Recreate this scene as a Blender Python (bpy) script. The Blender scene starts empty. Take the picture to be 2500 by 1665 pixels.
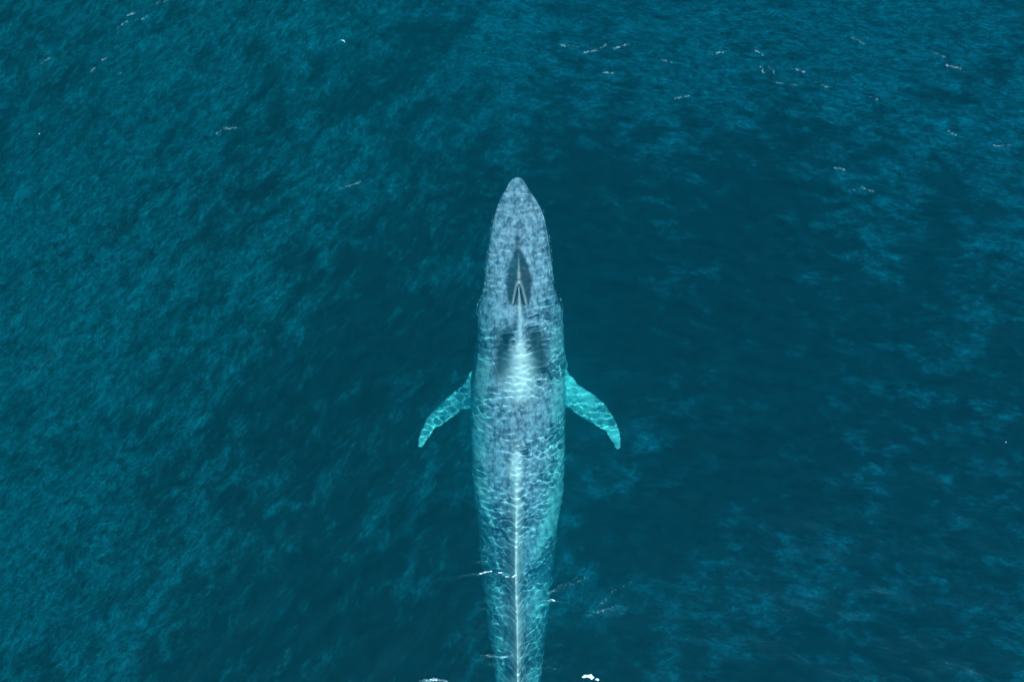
import bpy, math, random
import numpy as np
from mathutils import Vector, noise

random.seed(7)
rng = np.random.default_rng(11)
scene = bpy.context.scene
col = scene.collection

# ---------------------------------------------------------------- camera
TILT = math.radians(15.0)          # away from straight down, towards the whale's head
DIST = 34.0
LENS = 35.0
cam_d = bpy.data.cameras.new('camera')
cam = bpy.data.objects.new('camera', cam_d)
col.objects.link(cam)
cam_d.lens = LENS
cam_d.sensor_width = 36.0
cam_d.clip_start = 0.5
cam_d.clip_end = 20000.0
cam.location = (0.0, -DIST * math.sin(TILT), DIST * math.cos(TILT))
cam.rotation_euler = (TILT, 0.0, 0.0)
scene.camera = cam

# ---------------------------------------------------------------- sky, sun, exposure
SUN_EL, SUN_AZ = 50.0, 160.0       # elevation, azimuth (clockwise from +y)
world = bpy.data.worlds.new('World')
scene.world = world
world.use_nodes = True
wn = world.node_tree
wn.nodes.clear()
wo = wn.nodes.new('ShaderNodeOutputWorld')
bg = wn.nodes.new('ShaderNodeBackground')
sk = wn.nodes.new('ShaderNodeTexSky')
sk.sky_type = 'NISHITA'
sk.sun_disc = False
sk.sun_elevation = math.radians(SUN_EL)
sk.sun_rotation = math.radians(SUN_AZ)
sk.air_density = 1.0
sk.dust_density = 0.3
sk.ozone_density = 3.0
bg.inputs['Strength'].default_value = 0.11
wn.links.new(sk.outputs[0], bg.inputs[0])
wn.links.new(bg.outputs[0], wo.inputs[0])
sun_d = bpy.data.lights.new('sun', 'SUN')
sun_d.energy = 5.0
sun_d.angle = math.radians(0.53)
sun_d.color = (1.0, 0.96, 0.9)
sun = bpy.data.objects.new('sun', sun_d)
col.objects.link(sun)
el, az = math.radians(SUN_EL), math.radians(SUN_AZ)
sdir = Vector((math.sin(az) * math.cos(el), math.cos(az) * math.cos(el), math.sin(el)))
sun.rotation_euler = sdir.to_track_quat('Z', 'Y').to_euler()
sun.location = sdir * 60
scene.view_settings.view_transform = 'Standard'
scene.view_settings.look = 'None'
scene.view_settings.gamma = 1.0
scene.view_settings.use_curve_mapping = False
scene.view_settings.exposure = 0.44
scene.cycles.max_bounces = 10
scene.cycles.transparent_max_bounces = 12
scene.cycles.transmission_bounces = 8
scene.cycles.volume_bounces = 1
scene.cycles.use_denoising = True
scene.cycles.sample_clamp_direct = 3.0
scene.cycles.sample_clamp_indirect = 2.0
scene.cycles.caustics_reflective = False
scene.cycles.caustics_refractive = True
MNEE = True

# ---------------------------------------------------------------- helpers
def world_at(px, py, z=0.0):
    """the point of the place, at height z, seen at pixel (px, py) of the 2500 x 1665 photograph"""
    k = 36.0 / LENS / 2500.0
    dx, dy, dz = (px - 1250.0) * k, -(py - 832.5) * k, -1.0
    c, s = math.cos(TILT), math.sin(TILT)
    wy = dy * c - dz * s
    z = z / 1.35 if z < 0 else z      # seen through the water
    wz = dy * s + dz * c
    t = (z - cam.location.z) / wz
    return (cam.location.x + dx * t, cam.location.y + wy * t)

def link_mesh(name, verts, faces, mat=None, parent=None, smooth=True):
    me = bpy.data.meshes.new(name)
    me.from_pydata([tuple(v) for v in verts], [], faces)
    if smooth:
        me.polygons.foreach_set('use_smooth', [True] * len(me.polygons))
    me.update()
    o = bpy.data.objects.new(name, me)
    col.objects.link(o)
    if mat:
        me.materials.append(mat)
    if parent:
        o.parent = parent
    return o

def tag(o, label=None, cat=None, group=None, kind=None):
    if label: o['label'] = label
    if cat: o['category'] = cat
    if group: o['group'] = group
    if kind: o['kind'] = kind
    return o

def smoothstep(a, b, x):
    t = np.clip((x - a) / (b - a), 0, 1)
    return t * t * (3 - 2 * t)

class NT:
    """small helper for node trees"""
    def __init__(self, name):
        self.m = bpy.data.materials.new(name)
        self.m.use_nodes = True
        self.t = self.m.node_tree
        self.t.nodes.clear()
    def n(self, kind, **kw):
        nd = self.t.nodes.new('ShaderNode' + kind)
        for k, v in kw.items():
            setattr(nd, k, v)
        return nd
    def l(self, a, b):
        self.t.links.new(a, b)
    def val(self, sock, v):
        if hasattr(v, 'is_linked') or hasattr(v, 'links'):
            self.l(v, sock)
        else:
            sock.default_value = v
    def math(self, op, a, b=None, c=None, clamp=False):
        nd = self.n('Math', operation=op)
        nd.use_clamp = clamp
        self.val(nd.inputs[0], a)
        if b is not None: self.val(nd.inputs[1], b)
        if c is not None: self.val(nd.inputs[2], c)
        return nd.outputs[0]
    def rng(self, x, a, b, c=0.0, d=1.0, smooth=False):
        nd = self.n('MapRange')
        if smooth: nd.interpolation_type = 'SMOOTHSTEP'
        self.val(nd.inputs[0], x)
        for i, v in zip((1, 2, 3, 4), (a, b, c, d)):
            self.val(nd.inputs[i], v)
        return nd.outputs[0]
    def attr(self, name):
        return self.n('Attribute', attribute_name=name).outputs['Fac']
    def coords(self, rot=0.0, scale=(1, 1, 1)):
        tc = self.n('TexCoord')
        mp = self.n('Mapping', vector_type='TEXTURE')       # rotate first, then squeeze
        mp.inputs['Rotation'].default_value = (0, 0, math.radians(rot))
        mp.inputs['Scale'].default_value = [1 / q for q in scale]
        self.l(tc.outputs['Object'], mp.inputs[0])
        return mp.outputs[0]
    def noise(self, vec, scale, detail=4, rough=0.55, dist=0.0):
        nd = self.n('TexNoise')
        self.l(vec, nd.inputs['Vector'])
        nd.inputs['Scale'].default_value = scale
        nd.inputs['Detail'].default_value = detail
        nd.inputs['Roughness'].default_value = rough
        nd.inputs['Distortion'].default_value = dist
        return nd.outputs['Fac']
    def mixc(self, f, a, b):
        nd = self.n('Mix', data_type='RGBA')
        self.val(nd.inputs[0], f)
        self.val(nd.inputs[6], a)
        self.val(nd.inputs[7], b)
        return nd.outputs[2]
    def mixs(self, f, a, b):
        nd = self.n('MixShader')
        self.val(nd.inputs[0], f)
        self.l(a, nd.inputs[1]); self.l(b, nd.inputs[2])
        return nd.outputs[0]

# ---------------------------------------------------------------- sea surface
# random wave field on a periodic tile, from a directional spectrum
TN, TL = 640, 44.8
def wave_tile(direction, spread, lmin, lmax, power, seed, TN=640, TL=44.8):
    r = np.random.default_rng(seed)
    k = np.fft.fftfreq(TN, TL / TN) * 2 * np.pi
    kx, ky = np.meshgrid(k, k, indexing='ij')
    km = np.hypot(kx, ky); km[0, 0] = 1
    lam = 2 * np.pi / km
    th = np.arctan2(ky, kx) - math.radians(direction)
    c = np.abs(np.cos(th))
    S = km ** (-power) * (0.12 + c ** spread) * (lam > lmin) * (lam < lmax)
    S *= smoothstep(lmin, lmin * 1.6, lam)
    S[0, 0] = 0
    ph = np.exp(2j * np.pi * r.random((TN, TN)))
    H = S * ph
    h = np.fft.ifft2(H).real
    s = h.std()
    dx = np.fft.ifft2(-1j * kx / km * H).real / s
    dy = np.fft.ifft2(-1j * ky / km * H).real / s
    return h / s, dx, dy

def sample(tile, x, y, TL=44.8):
    TN = tile.shape[0]
    fx = (x / TL * TN) % TN; fy = (y / TL * TN) % TN
    i = np.floor(fx).astype(int); j = np.floor(fy).astype(int)
    u, v = fx - i, fy - j
    i %= TN; j %= TN
    i2, j2 = (i + 1) % TN, (j + 1) % TN
    return (tile[i, j] * (1 - u) * (1 - v) + tile[i2, j] * u * (1 - v)
            + tile[i, j2] * (1 - u) * v + tile[i2, j2] * u * v)

def axis(lo, hi, step, far):
    a = list(np.arange(lo, hi + 1e-6, step))
    out, d = [], step
    p = hi
    while p < far:
        d *= 1.22; p += d; out.append(p)
    inn, d, p = [], step, lo
    while p > -far:
        d *= 1.22; p -= d; inn.append(p)
    return np.array(inn[::-1] + a + out)

fx = np.arange(-2.6, 2.9, 0.022)
xs = axis(-21.0, 21.0, 0.08, 5000.0)
xs = np.sort(np.r_[xs[(xs < -2.64) | (xs > 2.92)], fx])
ys = axis(-13.0, 17.0, 0.026, 5000.0)
X, Y = np.meshgrid(xs, ys, indexing='ij')

# where the sea is choppy and where the whale's slick has smoothed it
CHOP = [(1450, 1455, 130, 75, .45), (1250, -60, 1500, 170, .25), (100, 850, 480, 800, .75), (400, 150, 700, 330, .40), (2150, 130, 700, 300, .62),
        (1500, 130, 520, 170, .42), (2500, 620, 330, 330, .35), (150, 1500, 480, 330, .35),
        (700, 620, 330, 330, .25), (2330, 1450, 420, 230, .22), (850, 1250, 260, 350, .12)]
chop = np.full(X.shape, 0.10)
for px, py, sx, sy, w in CHOP:
    cx, cy = world_at(px, py)
    e = world_at(px + 100, py)[0] - cx
    chop += w * np.exp(-((X - cx) / (sx * e / 100)) ** 2 - ((Y - cy) / (sy * e / 100)) ** 2)
far = smoothstep(17, 40, np.hypot(X, Y))
chop = chop * (1 - far) + 0.7 * far
chop = np.clip(chop, 0, 1.1)

ha, hax, hay = wave_tile(140, 6, 0.30, 2.2, 2.1, 3)      # short waves, crests running up to the right
hb, hbx, hby = wave_tile(75, 6, 0.30, 2.2, 2.1, 4)       # short waves, crests nearly level
hc, hcx, hcy = wave_tile(125, 4, 2.5, 12.0, 2.6, 5)      # swell
side = smoothstep(-9, 10, X + 0.25 * Y)
fade = 1 - smoothstep(25, 90, np.hypot(X, Y))
A = (0.020 - 0.001 * side) * (0.28 + chop) * fade
B = 0.038 * (0.35 + 0.65 * chop)
lull = 1 - .55 * np.exp(-((X + 13) / 9) ** 2 - ((Y + 8) / 7) ** 2)
A = A * lull; B = B * lull
# over the whale the water lies thin and calm
body_fade = 1 - 0.93 * np.exp(-((X - 0.2) / 1.9) ** 2) * smoothstep(7.5, 5.2, Y)
B = B * body_fade
sa, sb = 1 - side, side
Hh = A * (sample(ha, X, Y) * sa + sample(hb, X, Y) * sb) + B * sample(hc, X, Y)
Dx = A * (sample(hax, X, Y) * sa + sample(hbx, X, Y) * sb) + B * sample(hcx, X, Y)
Dy = A * (sample(hay, X, Y) * sa + sample(hby, X, Y) * sb) + B * sample(hcy, X, Y)
# capillary ripples over and around the whale, fine enough to focus the sunlight on its back
ra, rax, ray = wave_tile(84, 1.5, 0.11, 0.45, 1.6, 8, 768, 15.36)
rb, rbx, rby = wave_tile(84, 8, 0.20, 1.2, 2.0, 9, 768, 15.36)
near = np.exp(-((X - 0.2) / np.interp(Y, [-12, -6, -4.9, -4.2, -1, 0.5, 2, 5.8], [1.5, 1.7, 1.9, 4.3, 4.0, 1.8, 1.5, 1.0])) ** 8) * smoothstep(6.6, 5.6, Y)
RA = near * np.interp(Y, [-12, -5, -2, 1, 5.5], [.0027, .0027, .0026, .0018, .0012])
RB = near * np.interp(Y, [-12, -5, -2, 1, 5.5], [.0042, .0042, .0034, .0022, .0016])
rc, rcx, rcy = wave_tile(92, 14, 0.13, 0.55, 1.6, 12, 768, 15.36)
patchy = np.clip(.9 + .55 * sample(hc, X * 3.3 + 5, Y * 3.3), .2, 1.5)
near = near * patchy * (1 - .55 * smoothstep(1.45, 1.9, np.abs(X - .2)))
Hh += near * np.interp(Y, [-9, -3, 1, 5.5], [.0012, .0016, .0034, .0034]) * sample(rc, X, Y, 15.36)
fl = patchy * (1 - .55 * smoothstep(1.45, 1.9, np.abs(X - .2)))
RA = RA * fl
Hh += RB * fl * sample(rb, X, Y, 15.36)
Hh += RA * sample(ra, X, Y, 15.36)
# single small wave crests: photo points along the crest, height, half width
CRESTS = [([(1090, 1412), (1130, 1402), (1180, 1394), (1215, 1396), (1258, 1408)], .024, .07, .12),
          ([(1300, 1470), (1330, 1462), (1356, 1464), (1400, 1470)], .025, .05, .0),
          ([(1330, 1450), (1370, 1425), (1410, 1410)], .02, .06, .3),
          ([(1175, 1600), (1200, 1597), (1225, 1600), (1262, 1597)], .03, .06, .5),
          ([(1025, 1662), (1060, 1656), (1090, 1662)], .03, .06, .8),
          ([(1187, 670), (1180, 720), (1166, 742), (1163, 760), (1170, 775)], .012, .04, .55),
          ([(1346, 660), (1352, 690), (1358, 705), (1366, 718), (1374, 750), (1374, 760)], .012, .035, .55),
          ([(1204, 524), (1196, 570), (1189, 620), (1183, 660)], .008, .03, .58),
          ([(1325, 510), (1336, 550), (1344, 600), (1349, 640)], .008, .03, .58),
          ([(1165, 820), (1185, 850), (1215, 905), (1225, 935)], .004, .03, .45),
          ([(1330, 1103), (1336, 1108), (1338, 1116)], .0, .08, .8),  # bright caustic painted as a pale spot, no height
          ([(1360, 1440), (1400, 1425), (1440, 1410)], .01, .09, .45),
          ([(1430, 1500), (1470, 1490), (1510, 1478)], .01, .12, .5),
          ([(1470, 1470), (1500, 1445), (1540, 1420)], .01, .09, .4),
          ([(1375, 900), (1345, 905), (1330, 930)], .003, .03, .45)]
for p_ in ([(528, 327), (545, 316), (585, 313)], [(826, 461), (850, 455), (882, 446)], [(1368, 110), (1410, 114)],
           [(1430, 127), (1462, 120), (1484, 109)], [(1496, 121), (1536, 111)], [(1615, 148), (1640, 158)],
           [(1838, 122), (1864, 138)], [(1858, 165), (1868, 178)], [(1876, 162), (1890, 180)], [(1932, 170), (1966, 180)],
           [(1896, 202), (1950, 208)], [(1992, 204), (2026, 220)], [(2124, 239), (2142, 246)], [(2275, 133), (2305, 143)],
           [(2310, 162), (2345, 167)], [(2426, 355), (2466, 355)], [(2104, 457), (2130, 466)], [(2072, 466), (2088, 462)],
           [(2315, 318), (2332, 328)], [(1650, 242), (1688, 234)], [(2038, 410), (2062, 416)],
           [(340, 52), (360, 42)], [(372, 14), (392, 7)], [(404, 6), (420, 0)], [(312, 38), (332, 30)], [(288, 70), (312, 53)],
           [(102, 152), (122, 141)], [(218, 172), (234, 160)], [(245, 147), (259, 139)], [(282, 179), (296, 174)],
           [(1470, 180), (1500, 179)], [(2080, 95), (2110, 110)], [(1745, 130), (1775, 128)]):
    CRESTS.append((p_, .008, .085, .60))  # small reflections painted as pale flecks on the surface
foam_glint = np.zeros(X.shape)  # pale tint: painted glints, and water rims by the head
for pts, h_, w_, f_ in CRESTS:
    P_ = np.array([world_at(*p) for p in pts])
    lo, hi = P_.min(0) - .5, P_.max(0) + .5
    i0, i1 = np.searchsorted(xs, [lo[0], hi[0]]); j0, j1 = np.searchsorted(ys, [lo[1], hi[1]])
    sx_, sy_ = X[i0:i1, j0:j1], Y[i0:i1, j0:j1]
    best = np.full(sx_.shape, 9.0); along = np.zeros(sx_.shape)
    for q in range(len(P_) - 1):
        d = P_[q + 1] - P_[q]; L2 = d @ d
        tt = np.clip(((sx_ - P_[q, 0]) * d[0] + (sy_ - P_[q, 1]) * d[1]) / L2, 0, 1)
        dd = np.hypot(sx_ - P_[q, 0] - tt * d[0], sy_ - P_[q, 1] - tt * d[1])
        m_ = dd < best
        best[m_] = dd[m_]; along[m_] = ((q + tt) / (len(P_) - 1))[m_]
    Hh[i0:i1, j0:j1] += h_ * np.exp(-(best / w_) ** 2) * np.sin(np.pi * np.clip(along, .04, .96)) ** .6
    foam_glint[i0:i1, j0:j1] = np.maximum(foam_glint[i0:i1, j0:j1], f_ * np.exp(-(best / (w_ * .9)) ** 2))
Px, Py, Pz = X + 1.1 * Dx, Y + 1.1 * Dy, Hh
nx, ny = X.shape
co = np.stack([Px, Py, Pz], -1).reshape(-1, 3)
ii, jj = np.meshgrid(np.arange(nx - 1), np.arange(ny - 1), indexing='ij')
q = (ii * ny + jj).ravel()
quads = np.stack([q, q + ny, q + ny + 1, q + 1], -1)
DEPTH = -70.0
# closed body of water: surface, four sides, bottom
rim = ([i * ny for i in range(nx)] + [(nx - 1) * ny + j for j in range(1, ny)]
       + [i * ny + ny - 1 for i in range(nx - 2, -1, -1)] + [j for j in range(ny - 2, 0, -1)])
nb = len(co)
low = co[rim].copy(); low[:, 2] = DEPTH
allco = np.concatenate([co, low])
R = len(rim)
side_f = [(rim[(k + 1) % R], rim[k], nb + k, nb + (k + 1) % R) for k in range(R)]
me = bpy.data.meshes.new('water')
nq = len(quads)
loops = np.concatenate([quads.ravel(), np.array(side_f).ravel(), np.arange(nb + R - 1, nb - 1, -1)])
starts = np.concatenate([np.arange(nq + R) * 4, [(nq + R) * 4]])
me.vertices.add(len(allco)); me.vertices.foreach_set('co', allco.ravel())
me.loops.add(len(loops)); me.loops.foreach_set('vertex_index', loops.astype(np.int32))
me.polygons.add(len(starts)); me.polygons.foreach_set('loop_start', starts.astype(np.int32))
me.polygons.foreach_set('use_smooth', [True] * nq + [False] * (R + 1))
me.update(calc_edges=True)
at = me.attributes.new('chop', 'FLOAT', 'POINT')
at.data.foreach_set('value', np.concatenate([chop.ravel(), np.full(R, .5)]))
at = me.attributes.new('side', 'FLOAT', 'POINT')
at.data.foreach_set('value', np.concatenate([side.ravel(), np.full(R, .5)]))
at = me.attributes.new('foam_glint', 'FLOAT', 'POINT')
at.data.foreach_set('value', np.concatenate([foam_glint.ravel(), np.zeros(R)]))
water = bpy.data.objects.new('water', me)
col.objects.link(water)
tag(water, 'dark teal open sea, choppy at left and calm right of the whale', None, None, 'structure')

w = NT('sea_water')
out = w.n('OutputMaterial')
cA = w.coords(-35, (1, 0.5, 1))        # stretched along the crests, left side
cB = w.coords(-12, (0.5, 1, 1))
sd = w.attr('side'); ch = w.attr('chop')
def both(scale, detail, rough, dist):
    f = w.n('Mix', data_type='FLOAT')
    w.l(sd, f.inputs[0])
    w.l(w.noise(cA, scale, detail, rough, dist), f.inputs[2]); w.l(w.noise(cB, scale, detail, rough, dist), f.inputs[3])
    return f.outputs[0]
n1 = both(1.5, 9, 0.75, 0.3)           # ripple patches, their sky sheen painted into the water colour
n2 = both(4.5, 8, 0.85, 0.5)           # their ragged grain
rg = w.math('ABSOLUTE', w.math('SUBTRACT', both(3.2, 5, 0.6, 0.6), 0.5))
fil = w.rng(rg, 0.0, 0.022, 1, 0)      # thin bright threads
big = w.noise(w.coords(-35, (1, .5, 1)), 0.28, 4, 0.55, 0.3)
lvl = w.math('ADD', w.math('MULTIPLY', ch, 0.26), w.math('MULTIPLY', w.math('SUBTRACT', big, 0.5), 0.5))
patch_ = w.rng(w.math('ADD', n1, lvl), 0.53, 0.76, 0, 1, True)
grain = w.rng(n2, 0.40, 0.60, 0.0, 1.0)
sheen_murk = w.math('MULTIPLY', patch_, w.math('ADD', w.math('MULTIPLY', grain, 0.125), w.math('MULTIPLY', fil, 0.12)))
sheen_murk = w.math('ADD', sheen_murk, w.math('ADD', w.rng(both(2.4, 7, .8, .3), .3, .7, .030, .064), w.math('MULTIPLY', w.math('MULTIPLY', ch, n2), 0.06)))
f1a = both(6.0, 8, 0.75, 0.5)
bp = w.n('Bump'); bp.inputs['Strength'].default_value = 1.0; bp.inputs['Distance'].default_value = 0.16
w.l(w.math('MULTIPLY', f1a, w.math('ADD', ch, 0.12)), bp.inputs['Height'])
fr = w.n('Fresnel'); fr.inputs['IOR'].default_value = 1.34; 
gl = w.n('BsdfGlossy'); gl.inputs['Roughness'].default_value = 0.2; gl.inputs['Color'].default_value = (0.40, 0.78, 1, 1)
bg_ = w.n('Bump'); bg_.inputs['Distance'].default_value = 0.012; w.l(f1a, bg_.inputs['Height']); w.l(bg_.outputs[0], gl.inputs['Normal'])
df = w.n('BsdfDiffuse'); w.l(w.mixc(sd, (0.0, 0.395, 0.545, 1), (0.0, 0.40, 0.62, 1)), df.inputs['Color'])  # bluer to the right: sky reflection painted into the colour
w.l(bp.outputs[0], df.inputs['Normal'])
if MNEE:
    rf = w.n('BsdfRefraction'); rf.inputs['IOR'].default_value = 1.33; rf.inputs['Roughness'].default_value = 0.0
else:
    rf = w.n('BsdfTransparent')
body = w.mixs(sheen_murk, rf.outputs[0], df.outputs[0])
fo = w.n('BsdfDiffuse'); fo.inputs['Color'].default_value = (0.42, 0.68, 0.80, 1)
ff = w.rng(w.math('ADD', w.attr('foam_glint'), w.math('MULTIPLY', w.math('SUBTRACT', w.noise(w.coords(), 7.0, 6, .75), .5), 2.4)), .42, 1.05, 0, .42, True)
body = w.mixs(w.math('MULTIPLY', ff, w.rng(w.attr('foam_glint'), .02, .15)), body, fo.outputs[0])
w.l(w.mixs(fr.outputs[0], body, gl.outputs[0]), out.inputs['Surface'])
me.materials.append(w.m)
# the colour of the sea water itself: a body of water down to the deep
v = NT('sea_water_body'); vo = v.n('OutputMaterial')
vs = v.n('VolumeScatter'); va = v.n('VolumeAbsorption'); ad = v.n('AddShader')
vs.inputs['Color'].default_value = (0.02, 0.75, 0.95, 1); vs.inputs['Density'].default_value = 0.14
vs.inputs['Anisotropy'].default_value = 0.3
va.inputs['Color'].default_value = (0.0, 0.902, 0.928, 1); va.inputs['Density'].default_value = 1.3
v.l(vs.outputs[0], ad.inputs[0]); v.l(va.outputs[0], ad.inputs[1]); v.l(ad.outputs[0], vo.inputs['Volume'])
b, c = 4500.0, 0.15
depth_o = link_mesh('water_body', [(x, y, z) for z in (-68.0, c) for y in (-b, b) for x in (-b, b)],
    [(0, 2, 3, 1), (4, 5, 7, 6), (0, 1, 5, 4), (1, 3, 7, 5), (3, 2, 6, 7), (2, 0, 4, 6)], v.m, None, False)
tag(depth_o, None, None, None, 'structure')

# dark floor of the deep, below the reach of the light
s = NT('seabed_sand')
o_ = s.n('OutputMaterial'); d_ = s.n('BsdfDiffuse')
s.l(s.mixc(s.noise(s.coords(), 0.05, 5), (0.05, 0.06, 0.05, 1), (0.10, 0.10, 0.08, 1)), d_.inputs[0])
s.l(d_.outputs[0], o_.inputs[0])
sb_ = link_mesh('seabed', [(-5200, -5200, -69), (5200, -5200, -69), (5200, 5200, -69), (-5200, 5200, -69)], [(0, 1, 2, 3)], s.m)
tag(sb_, 'dark sandy seabed far below the sea surface', None, None, 'structure')

# ---------------------------------------------------------------- the whale
# rows of the body: photo row, left edge, right edge, depth of widest line, depth of back, bottom depth, boxiness, spine ridge
ROWS = [
 (433, 1260, 1266, -.12, -.10, -.20, .8, 0),
 (437, 1250, 1276, -.14, -.06, -.35, .7, 0),
 (448, 1242, 1283, -.14, -.06, -.35, .7, 0),
 (460, 1236, 1290, -.16, -.04, -.55, .6, 0),
 (472, 1229, 1298, -.18, -.035, -.65, .58, 0),
 (485, 1221, 1307, -.20, -.03, -.75, .55, 0),
 (497, 1216, 1314, -.22, -.03, -.85, .52, 0),
 (510, 1212, 1321, -.25, -.03, -.95, .5, 0),
 (535, 1204, 1331, -.28, -.03, -1.1, .5, 0),
 (600, 1192, 1343, -.35, -.04, -1.5, .5, 0),
 (650, 1185, 1348, -.42, -.05, -1.8, .5, 0),
 (700, 1181, 1353, -.55, -.06, -2.1, .55, 0),
 (730, 1174, 1363, -.75, -.08, -2.3, .6, 0),
 (755, 1165, 1374, -.95, -.10, -2.5, .65, 0),
 (800, 1164, 1376, -1.05, -.12, -2.7, .7, .0),
 (850, 1163, 1378, -1.15, -.12, -2.8, .75, .04),
 (900, 1157, 1381, -1.25, -.10, -2.9, .8, .06),
 (950, 1151, 1381, -1.30, -.12, -3.0, .85, .02),
 (1050, 1150, 1380, -1.4, -.20, -3.0, .9, .04),
 (1150, 1151, 1378, -1.5, -.28, -3.0, .9, .16),
 (1220, 1157, 1371, -1.6, -.42, -3.0, .95, .26),
 (1280, 1166, 1361, -1.7, -.60, -2.9, 1, .46),
 (1340, 1170, 1354, -1.75, -.78, -2.8, 1, .63),
 (1400, 1175, 1350, -1.8, -.90, -2.7, 1, .74),
 (1500, 1187, 1338, -1.75, -.90, -2.5, 1, .74),
 (1600, 1200, 1326, -1.7, -.95, -2.4, 1, .78),
 (1680, 1212, 1320, -1.6, -.95, -2.3, 1, .78),
 (1780, 1226, 1306, -1.5, -.9, -2.1, 1, .70),
 (1900, 1240, 1294, -1.4, -.8, -1.9, 1, .55),
 (2050, 1252, 1281, -1.2, -.75, -1.6, 1, .35),
 (2150, 1257, 1276, -1.0, -.8, -1.2, 1, .1),
]
CX = [(433, 1263), (700, 1267), (800, 1270), (900, 1272), (1000, 1268), (1100, 1261), (1200, 1262),
      (1400, 1259), (1500, 1262), (1665, 1264), (2150, 1266)]
rows = []
for (py, l, r, zw, zt, zb, e, rd) in ROWS:
    zt -= .17; zw -= np.interp(py, [433, 535, 700, 800, 1000, 1300], [.12, .18, .3, .5, .55, .3]); zb = min(zb, zw - .3) if py > 450 else zw - .1
    zw = min(zw, zt - .05)
    xl, yw = world_at(l, py, zw); xr, _ = world_at(r, py, zw)
    cxp = np.interp(py, [a for a, b in CX], [b for a, b in CX])
    xc, _ = world_at(cxp, py, zt)
    rows.append((yw, xl, xr, xc, zw, zt, zb, e, rd))
rows = np.array(rows)
order = np.argsort(rows[:, 0]); rows = rows[order]
def row_at(y):
    """smooth interpolation of the rows"""
    yy = rows[:, 0]
    return [np.interp(y, yy, rows[:, k]) for k in range(1, 9)]
NS, NA = 420, 120
ytip, yend = rows[-1, 0], rows[0, 0]
t = np.linspace(0, 1, NS)
yst = ytip + (yend - ytip) * (0.0005 + t ** 1.25 * 0.9995)
tab = np.array([row_at(y) for y in yst])
for _ in range(6):      # soften the corners between the rows, not at the very tip
    tab[4:-1] = 0.25 * tab[3:-2] + 0.5 * tab[4:-1] + 0.25 * tab[5:]
wv, wf = [], []
ang = np.linspace(0, 2 * np.pi, NA, endpoint=False)
for k, y in enumerate(yst):
    xl, xr, xc, zw, zt, zb, e, rd = tab[k]
    ca, sa_ = np.cos(ang), np.sin(ang)
    top = sa_ >= 0
    mid = 0.5 * (xl + xr); hw = 0.5 * (xr - xl)
    xx = mid + hw * ca
    z = np.where(top, zw + (zt - zw) * np.abs(sa_) ** (2 * (1 - e) * 0.5 + e * 1.0 if False else (0.45 + 0.55 * e)),
                 zw + (zb - zw) * np.abs(sa_) ** 0.85)
    u = (xx - xc) / max(hw, .05)
    z = z + np.where(top, rd * np.exp(-(np.abs(xx - xc) / 0.21) ** 1.3), 0)
    for a in range(NA):
        wv.append((xx[a], y, z[a]))
for k in range(NS - 1):
    for a in range(NA):
        b = (a + 1) % NA
        wf.append((k * NA + a, k * NA + b, (k + 1) * NA + b, (k + 1) * NA + a))
wf.append(tuple(range(NA)))
wf.append(tuple(range(NS * NA - 1, (NS - 1) * NA - 1, -1)))

def blade(lead, trail, zs, th, inset):
    """a fin: matching points on its two edges, a depth and a thickness for each pair"""
    n = 40
    tt = np.linspace(0, 1, n)
    def res(P):
        P = np.array(P); d = np.r_[0, np.cumsum(np.hypot(*(P[1:] - P[:-1]).T))]; d /= d[-1]
        return np.stack([np.interp(tt, d, P[:, 0]), np.interp(tt, d, P[:, 1])], -1)
    Zs = np.interp(tt, np.linspace(0, 1, len(zs)), zs)
    T = np.interp(tt, np.linspace(0, 1, len(th)), th)
    L, Rr = res(lead), res(trail)
    base = len(wv); m = 20
    for k in range(n):
        for a in range(m):
            an = 2 * np.pi * a / m
            f = 0.5 - 0.5 * math.cos(an)
            zz = math.sin(an) * T[k] * (1 - 0.55 * f)
            x = L[k, 0] * (1 - f) + Rr[k, 0] * f; y = L[k, 1] * (1 - f) + Rr[k, 1] * f
            wv.append((x, y, Zs[k] + zz))
    for k in range(n - 1):
        for a in range(m):
            b = (a + 1) % m
            wf.append((base + k * m + a, base + k * m + b, base + (k + 1) * m + b, base + (k + 1) * m + a))
    wf.append(tuple(base + a for a in range(m)))
    wf.append(tuple(base + (n - 1) * m + a for a in range(m - 1, -1, -1)))

def P(pts, z):
    return [world_at(px, py, z) for px, py in pts]
zf = -1.95
blade(P([(1205, 800), (1157, 850), (1152, 893), (1133, 934), (1102, 959), (1064, 995), (1041, 1023), (1029, 1050), (1020, 1072), (1018, 1090)], zf),
      P([(1225, 985), (1185, 992), (1147, 996), (1123, 1003), (1107, 1020), (1082, 1034), (1057, 1051), (1049, 1068), (1040, 1084), (1030, 1094)], zf),
      [-2.1, -2.05, -1.95, -1.9, -1.75], [.22, .17, .12, .08, .03], 0)
blade(P([(1330, 800), (1379, 852), (1388, 908), (1413, 939), (1452, 966), (1480, 991), (1496, 1015), (1508, 1040), (1515, 1069), (1516, 1095)], zf),
      P([(1305, 985), (1345, 990), (1390, 995), (1413, 1014), (1439, 1031), (1472, 1048), (1483, 1064), (1490, 1078), (1496, 1092), (1503, 1100)], zf),
      [-2.1, -2.05, -1.95, -1.9, -1.75], [.22, .17, .12, .08, .03], 0)
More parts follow.
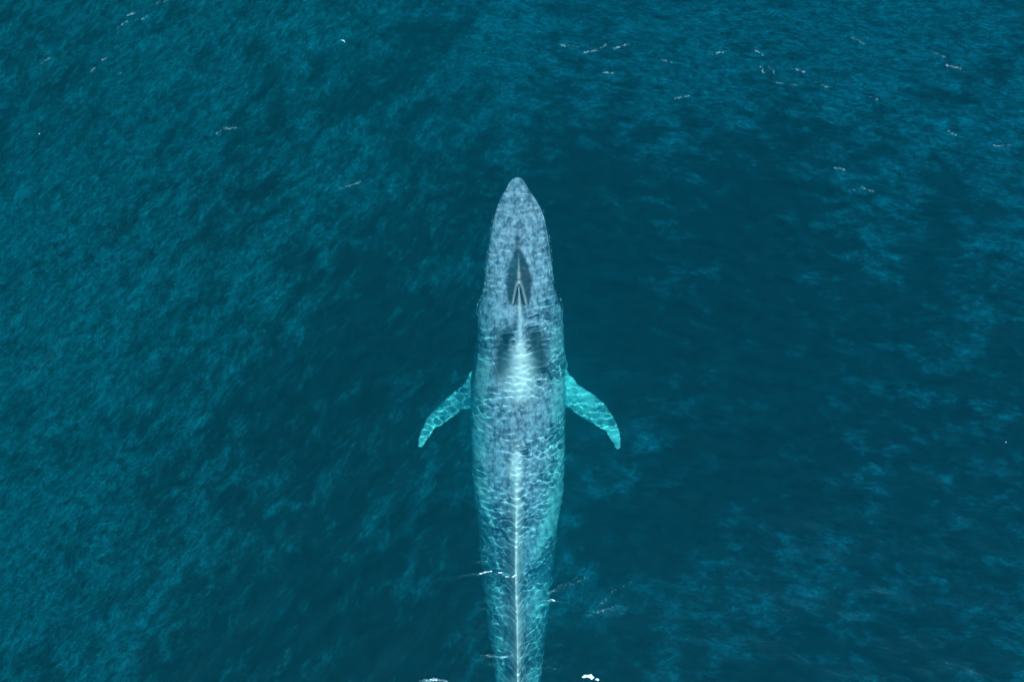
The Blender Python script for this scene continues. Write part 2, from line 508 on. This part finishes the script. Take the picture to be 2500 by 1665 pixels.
# flukes and dorsal fin, below the frame
yt = yend
xt = tab[-1, 2]
for sgn in (-1, 1):
    blade([(xt, yt + .9), (xt + sgn * 1.2, yt + .3), (xt + sgn * 2.6, yt - .9), (xt + sgn * 2.9, yt - 1.35)],
          [(xt, yt - .55), (xt + sgn * 1.0, yt - 1.0), (xt + sgn * 2.2, yt - 1.3), (xt + sgn * 2.88, yt - 1.42)],
          [-.95, -.95, -.95, -.9], [.16, .10, .06, .02], 0)
for q, (x, y, z) in enumerate(wv[NS * NA:]):
    d_ = noise.noise_vector((x * 3.1, y * 3.1, z)) * .045 + noise.noise_vector((x * 9, y * 9, z)) * .02
    wv[NS * NA + q] = (x + d_[0], y + d_[1], z + d_[2] * .5)
tmp = bpy.data.meshes.new('tmp'); tmp.from_pydata(wv, [], wf); tmp.update()
to = bpy.data.objects.new('tmp', tmp); col.objects.link(to)
rm = to.modifiers.new('r', 'REMESH'); rm.mode = 'VOXEL'; rm.voxel_size = 0.026; rm.adaptivity = 0
sm = to.modifiers.new('s', 'SMOOTH'); sm.factor = .5; sm.iterations = 8
dg = bpy.context.evaluated_depsgraph_get()
wm = bpy.data.meshes.new_from_object(to.evaluated_get(dg))
bpy.data.objects.remove(to); bpy.data.meshes.remove(tmp)
wm.name = 'body'
n = len(wm.vertices)
print('whale verts', n)
V = np.empty(n * 3); wm.vertices.foreach_get('co', V); V = V.reshape(-1, 3)

def to_px(x, y, z):
    """photo pixel of a point, used to lay the skin pattern out along the body"""
    dx, dy, dz = x - cam.location.x, y - cam.location.y, np.where(z < 0, z / 1.35, z) - cam.location.z
    c, s = math.cos(TILT), math.sin(TILT)
    ly = dy * c + dz * s
    lz = -dy * s + dz * c
    k = 36.0 / LENS / 2500.0
    return 1250 + dx / -lz / k, 832.5 - ly / -lz / k
ux, uy = to_px(V[:, 0], V[:, 1], V[:, 2])
cxs = np.interp(uy, [a for a, b in CX], [b for a, b in CX])
du = ux - cxs
topm = smoothstep(-1.3, -.6, V[:, 2])
# splash guard: raised ridges either side of the blowholes; hollows behind the head
g = smoothstep(748, 738, uy) * smoothstep(684, 698, uy)
arm = np.clip((uy - 690) / 55, 0, 1) * 11 + 3
V[:, 2] += topm * g * 0.08 * np.exp(-((np.abs(du) - arm - 3) / 5) ** 2)
keel = smoothstep(560, 640, uy) * smoothstep(712, 690, uy)
V[:, 2] += topm * keel * 0.05 * np.exp(-(du / 5) ** 2)
holl = np.exp(-((uy - 865) / 55) ** 2) * np.exp(-((np.abs(du) - 38) / 17) ** 2)
V[:, 2] -= topm * holl * 0.14
wm.vertices.foreach_set('co', V.ravel())
# skin tone, with hollow shade and back highlights painted in
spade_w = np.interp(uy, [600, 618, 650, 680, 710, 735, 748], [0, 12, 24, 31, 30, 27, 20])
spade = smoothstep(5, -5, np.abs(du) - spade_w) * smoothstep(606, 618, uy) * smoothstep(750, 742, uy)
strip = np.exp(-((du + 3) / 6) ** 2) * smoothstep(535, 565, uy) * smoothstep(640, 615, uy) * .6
patch = np.exp(-(np.maximum(np.abs(uy - 862) - 40, 0) / 24) ** 2) * np.exp(-(np.abs(np.abs(du) - np.interp(uy, [800, 850, 930], [34, 43, 48])) / 21) ** 2.6)  # shade of the shoulder hollows, painted dark
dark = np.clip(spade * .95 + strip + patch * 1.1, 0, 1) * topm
wob = np.interp(uy, np.arange(600, 2200, 23), rng.normal(0, 1, 70)[:len(np.arange(600, 2200, 23))])
wb2 = np.interp(uy, np.arange(600, 2200, 17), rng.uniform(.15, 1.45, 95)[:len(np.arange(600, 2200, 17))])
pale = (np.exp(-(du / np.interp(uy, [610, 680, 696, 712, 760], [1.2, 4, 5, 1, 5])) ** 2) * smoothstep(600, 690, uy) * smoothstep(1000, 900, uy) * .6
        + np.exp(-((np.abs(du) - arm - 3) / 3.2) ** 2) * g * np.interp(uy, [690, 745], [.2, .5])
        + np.exp(-(du / np.interp(uy, [800, 870, 930, 1000], [6, 25, 38, 36])) ** 2) * smoothstep(800, 870, uy) * smoothstep(1010, 930, uy) * 1.0  # sheen behind the shoulders, painted as pale skin
        + np.exp(-(np.abs(du - wob * 1.8) / (8.5 + 3.5 * wb2)) ** 2) * smoothstep(1060, 1130, uy) * (wb2 + .25) * 1.2)  # broken highlight along the spine, painted pale
pale = np.clip(pale, 0, 1)
hwp = 0.5 * (np.interp(uy, [r_[0] for r_ in ROWS], [r_[2] for r_ in ROWS]) - np.interp(uy, [r_[0] for r_ in ROWS], [r_[1] for r_ in ROWS]))
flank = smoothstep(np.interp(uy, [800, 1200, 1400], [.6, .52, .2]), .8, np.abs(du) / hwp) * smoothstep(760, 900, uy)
fin = smoothstep(112, 122, np.abs(ux - 1266)) * smoothstep(1140, 1120, uy)
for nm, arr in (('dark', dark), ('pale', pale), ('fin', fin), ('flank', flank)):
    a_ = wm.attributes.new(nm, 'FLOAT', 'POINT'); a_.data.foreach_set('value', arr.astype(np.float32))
wm.polygons.foreach_set('use_smooth', [True] * len(wm.polygons))
wm.update()

k = NT('whale_skin')
o_ = k.n('OutputMaterial'); pb = k.n('BsdfPrincipled')
mot = k.noise(k.coords(0, (1, .8, 1)), 4.2, 9, 0.72, 0.2)
mot2 = k.noise(k.coords(0, (1, .3, 1)), 13, 5, 0.75)
mm = k.rng(k.math('ADD', k.math('MULTIPLY', mot, .72), k.math('MULTIPLY', mot2, .28)), .42, .58)
c1 = k.mixc(mm, (0.085, 0.115, 0.18, 1), (0.52, 0.58, 0.73, 1))
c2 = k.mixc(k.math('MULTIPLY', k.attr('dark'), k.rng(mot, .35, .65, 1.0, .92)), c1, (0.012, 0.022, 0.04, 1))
c3 = k.mixc(k.attr('pale'), c2, (0.97, 0.93, 0.98, 1))
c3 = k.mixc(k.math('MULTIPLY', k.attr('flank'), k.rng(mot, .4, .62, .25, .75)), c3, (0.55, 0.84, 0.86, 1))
c4 = k.mixc(k.math('MULTIPLY', k.attr('fin'), .8), c3, (0.85, 0.95, 0.95, 1))
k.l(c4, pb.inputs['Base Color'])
pb.inputs['Roughness'].default_value = 0.45
pb.inputs['IOR'].default_value = 1.36
k.l(pb.outputs[0], o_.inputs[0])
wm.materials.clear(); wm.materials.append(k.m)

whale = bpy.data.objects.new('blue_whale', None); col.objects.link(whale)
whale.location = (0.2, 0, 0)
tag(whale, 'huge blue grey whale swimming just under the surface with flippers spread', 'whale')
body_o = bpy.data.objects.new('body', wm); col.objects.link(body_o)
body_o.parent = whale; body_o.location = (-0.2, 0, 0)

# blowholes: two dark slits set between the raised arms of the splash guard
ns = NT('nostril_skin'); no_ = ns.n('OutputMaterial'); nb_ = ns.n('BsdfPrincipled')
ns.l(ns.mixc(ns.noise(ns.coords(), 20, 3), (0.012, 0.018, 0.028, 1), (0.04, 0.05, 0.07, 1)), nb_.inputs['Base Color'])
nb_.inputs['Roughness'].default_value = .5
ns.l(nb_.outputs[0], no_.inputs[0])
from mathutils.bvhtree import BVHTree
bvh = BVHTree.FromPolygons([tuple(v) for v in V], [tuple(p.vertices) for p in wm.polygons])
for sgn in (-1, 1):
    vs_, fs_ = [], []
    m = 14
    for q in range(m):
        tq = q / (m - 1)
        px_ = 1267 + sgn * (1.5 + 12.5 * tq ** 1.3); py_ = 694 + 52 * tq
        x_, y_ = world_at(px_, py_, -.2)
        hit = bvh.ray_cast(Vector((x_, y_, 2)), Vector((0, 0, -1)))
        z_ = hit[0].z if hit[0] else -.2
        wd = .030 * math.sin(math.pi * (.1 + .85 * tq)) + .006
        for a in range(6):
            an = 2 * math.pi * a / 6
            vs_.append((x_ + wd * math.cos(an) - .2, y_, z_ + .004 + .012 * math.sin(an)))
    for q in range(m - 1):
        for a in range(6):
            b_ = (a + 1) % 6
            fs_.append((q * 6 + a, q * 6 + b_, (q + 1) * 6 + b_, (q + 1) * 6 + a))
    fs_ += [tuple(range(6)), tuple(range(m * 6 - 1, (m - 1) * 6 - 1, -1))]
    link_mesh('nostril', vs_, fs_, ns.m, whale)

# ---------------------------------------------------------------- sun glints shaped as white clots, and drifting things
fm = NT('foam_glint'); fo_ = fm.n('OutputMaterial'); fd = fm.n('BsdfPrincipled')
fm.l(fm.mixc(fm.noise(fm.coords(), 30, 3), (0.7, 0.76, 0.8, 1), (0.88, 0.9, 0.92, 1)), fd.inputs['Base Color'])
fd.inputs['Roughness'].default_value = .3
fm.l(fd.outputs[0], fo_.inputs[0])
import bmesh
def white_clot(name, path, count, size, label, spread=.05, cat='foam_glint'):
    P_ = np.array([world_at(*p) for p in path])
    o0 = P_.mean(0)
    bm = bmesh.new()
    for q in range(count):
        tq = .999 * q / (count - 1) * (len(P_) - 1); a = min(int(tq), len(P_) - 2)
        c = P_[a] + (P_[a + 1] - P_[a]) * (tq - a)
        c = c + np.array([random.gauss(0, spread), random.gauss(0, spread * .5)])
        i_ = np.argmin(abs(xs - c[0])); j_ = np.argmin(abs(ys - c[1]))
        z = Hh[i_, j_]
        r = size * random.uniform(.35, 1.15)
        g_ = bmesh.ops.create_icosphere(bm, subdivisions=2, radius=1)
        for v_ in g_['verts']:
            nn = 1 + .35 * noise.noise(v_.co * 1.7 + Vector((q, q, 0)))
            v_.co = Vector((c[0] - o0[0] + v_.co.x * r * nn * random.choice((1, 1)) * 1.6, c[1] - o0[1] + v_.co.y * r * nn, z + v_.co.z * r * .35 * nn))
    me_ = bpy.data.meshes.new(name); bm.to_mesh(me_); bm.free()
    me_.polygons.foreach_set('use_smooth', [True] * len(me_.polygons))
    me_.materials.append(fm.m)
    o = bpy.data.objects.new(name, me_); col.objects.link(o)
    o.location = (o0[0], o0[1], 0)
    tag(o, label, cat)
    return o
white_clot('glint_streak', [(1172, 1400), (1184, 1396), (1200, 1394)], 22, .018, 'thin white sun glint on the ripple crossing the whale left of its spine', .012)
white_clot('glint_streak', [(1216, 1397), (1224, 1398)], 9, .016, 'short white sun glint on the same ripple midway towards the spine', .01)
white_clot('glint_streak', [(1234, 1406), (1240, 1407)], 7, .014, 'tiny white sun glint just before the whale spine', .015)
white_clot('glint_streak', [(1252, 1408), (1260, 1402)], 12, .017, 'white sun glint touching the pale spine line at the ripple', .01)
white_clot('glint_streak', [(1344, 1462), (1354, 1465)], 8, .015, 'small white sun glint at the right flank of the tail stock', .015)
white_clot('white_patch', [(1430, 1651), (1440, 1649), (1446, 1656)], 26, .03, 'bright white glint patch in the water right of the tail at the bottom', .05)
white_clot('white_patch', [(1456, 1657), (1460, 1659)], 10, .022, 'smaller white glint patch just right of the bright one', .02)
white_clot('white_patch', [(1052, 1659), (1064, 1659)], 9, .016, 'faint white patch left of the tail at the bottom edge', .03)
def scrap(name, px, py, length, width, rot, mat, label, cat):
    x0, y0 = world_at(px, py)
    i_ = np.argmin(abs(xs - x0)); j_ = np.argmin(abs(ys - y0))
    vs_, fs_ = [], []
    m = 14
    for q in range(m):
        tq = q / (m - 1)
        x = (tq - .5) * length; y = -.35 * length * (tq - .45) ** 2 * 2
        wd = width * math.sin(math.pi * min(max(tq, .06), .96)) ** .7
        for a in range(8):
            an = 2 * math.pi * a / 8
            vs_.append((x, y + wd * math.cos(an), .012 + .05 * math.sin(math.pi * tq) * length + .3 * wd * math.sin(an)))
    for q in range(m - 1):
        for a in range(8):
            b_ = (a + 1) % 8
            fs_.append((q * 8 + a, q * 8 + b_, (q + 1) * 8 + b_, (q + 1) * 8 + a))
    fs_ += [tuple(range(8)), tuple(range(m * 8 - 1, (m - 1) * 8 - 1, -1))]
    o = link_mesh(name, vs_, fs_, mat)
    o.location = (x0, y0, Hh[i_, j_]); o.rotation_euler = (0, 0, math.radians(rot))
    tag(o, label, cat)
ft = NT('feather'); fto = ft.n('OutputMaterial'); ftb = ft.n('BsdfPrincipled')
ft.l(ft.mixc(ft.rng(ft.noise(ft.coords(0, (1, 4, 1)), 22, 3), .4, .6), (0.75, 0.68, 0.62, 1), (0.45, 0.62, 0.66, 1)), ftb.inputs['Base Color'])
ftb.inputs['Roughness'].default_value = .6; ft.l(ftb.outputs[0], fto.inputs[0])
scrap('feather', 838, 98, .19, .022, -28, ft.m, 'pale curved feather floating on the open water near the top, ahead of the whale', 'feather')
scrap('feather', 95, 326, .06, .016, -35, ft.m, 'tiny pale feather speck floating in the rippled water at the far left', 'feather')
scrap('feather', 2455, 1079, .05, .012, 10, ft.m, 'tiny pale feather speck floating at the far right edge of the calm water', 'feather')

if MNEE:
    sun_d.cycles.is_caustics_light = True
    water.cycles.is_caustics_caster = True
    body_o.cycles.is_caustics_receiver = True
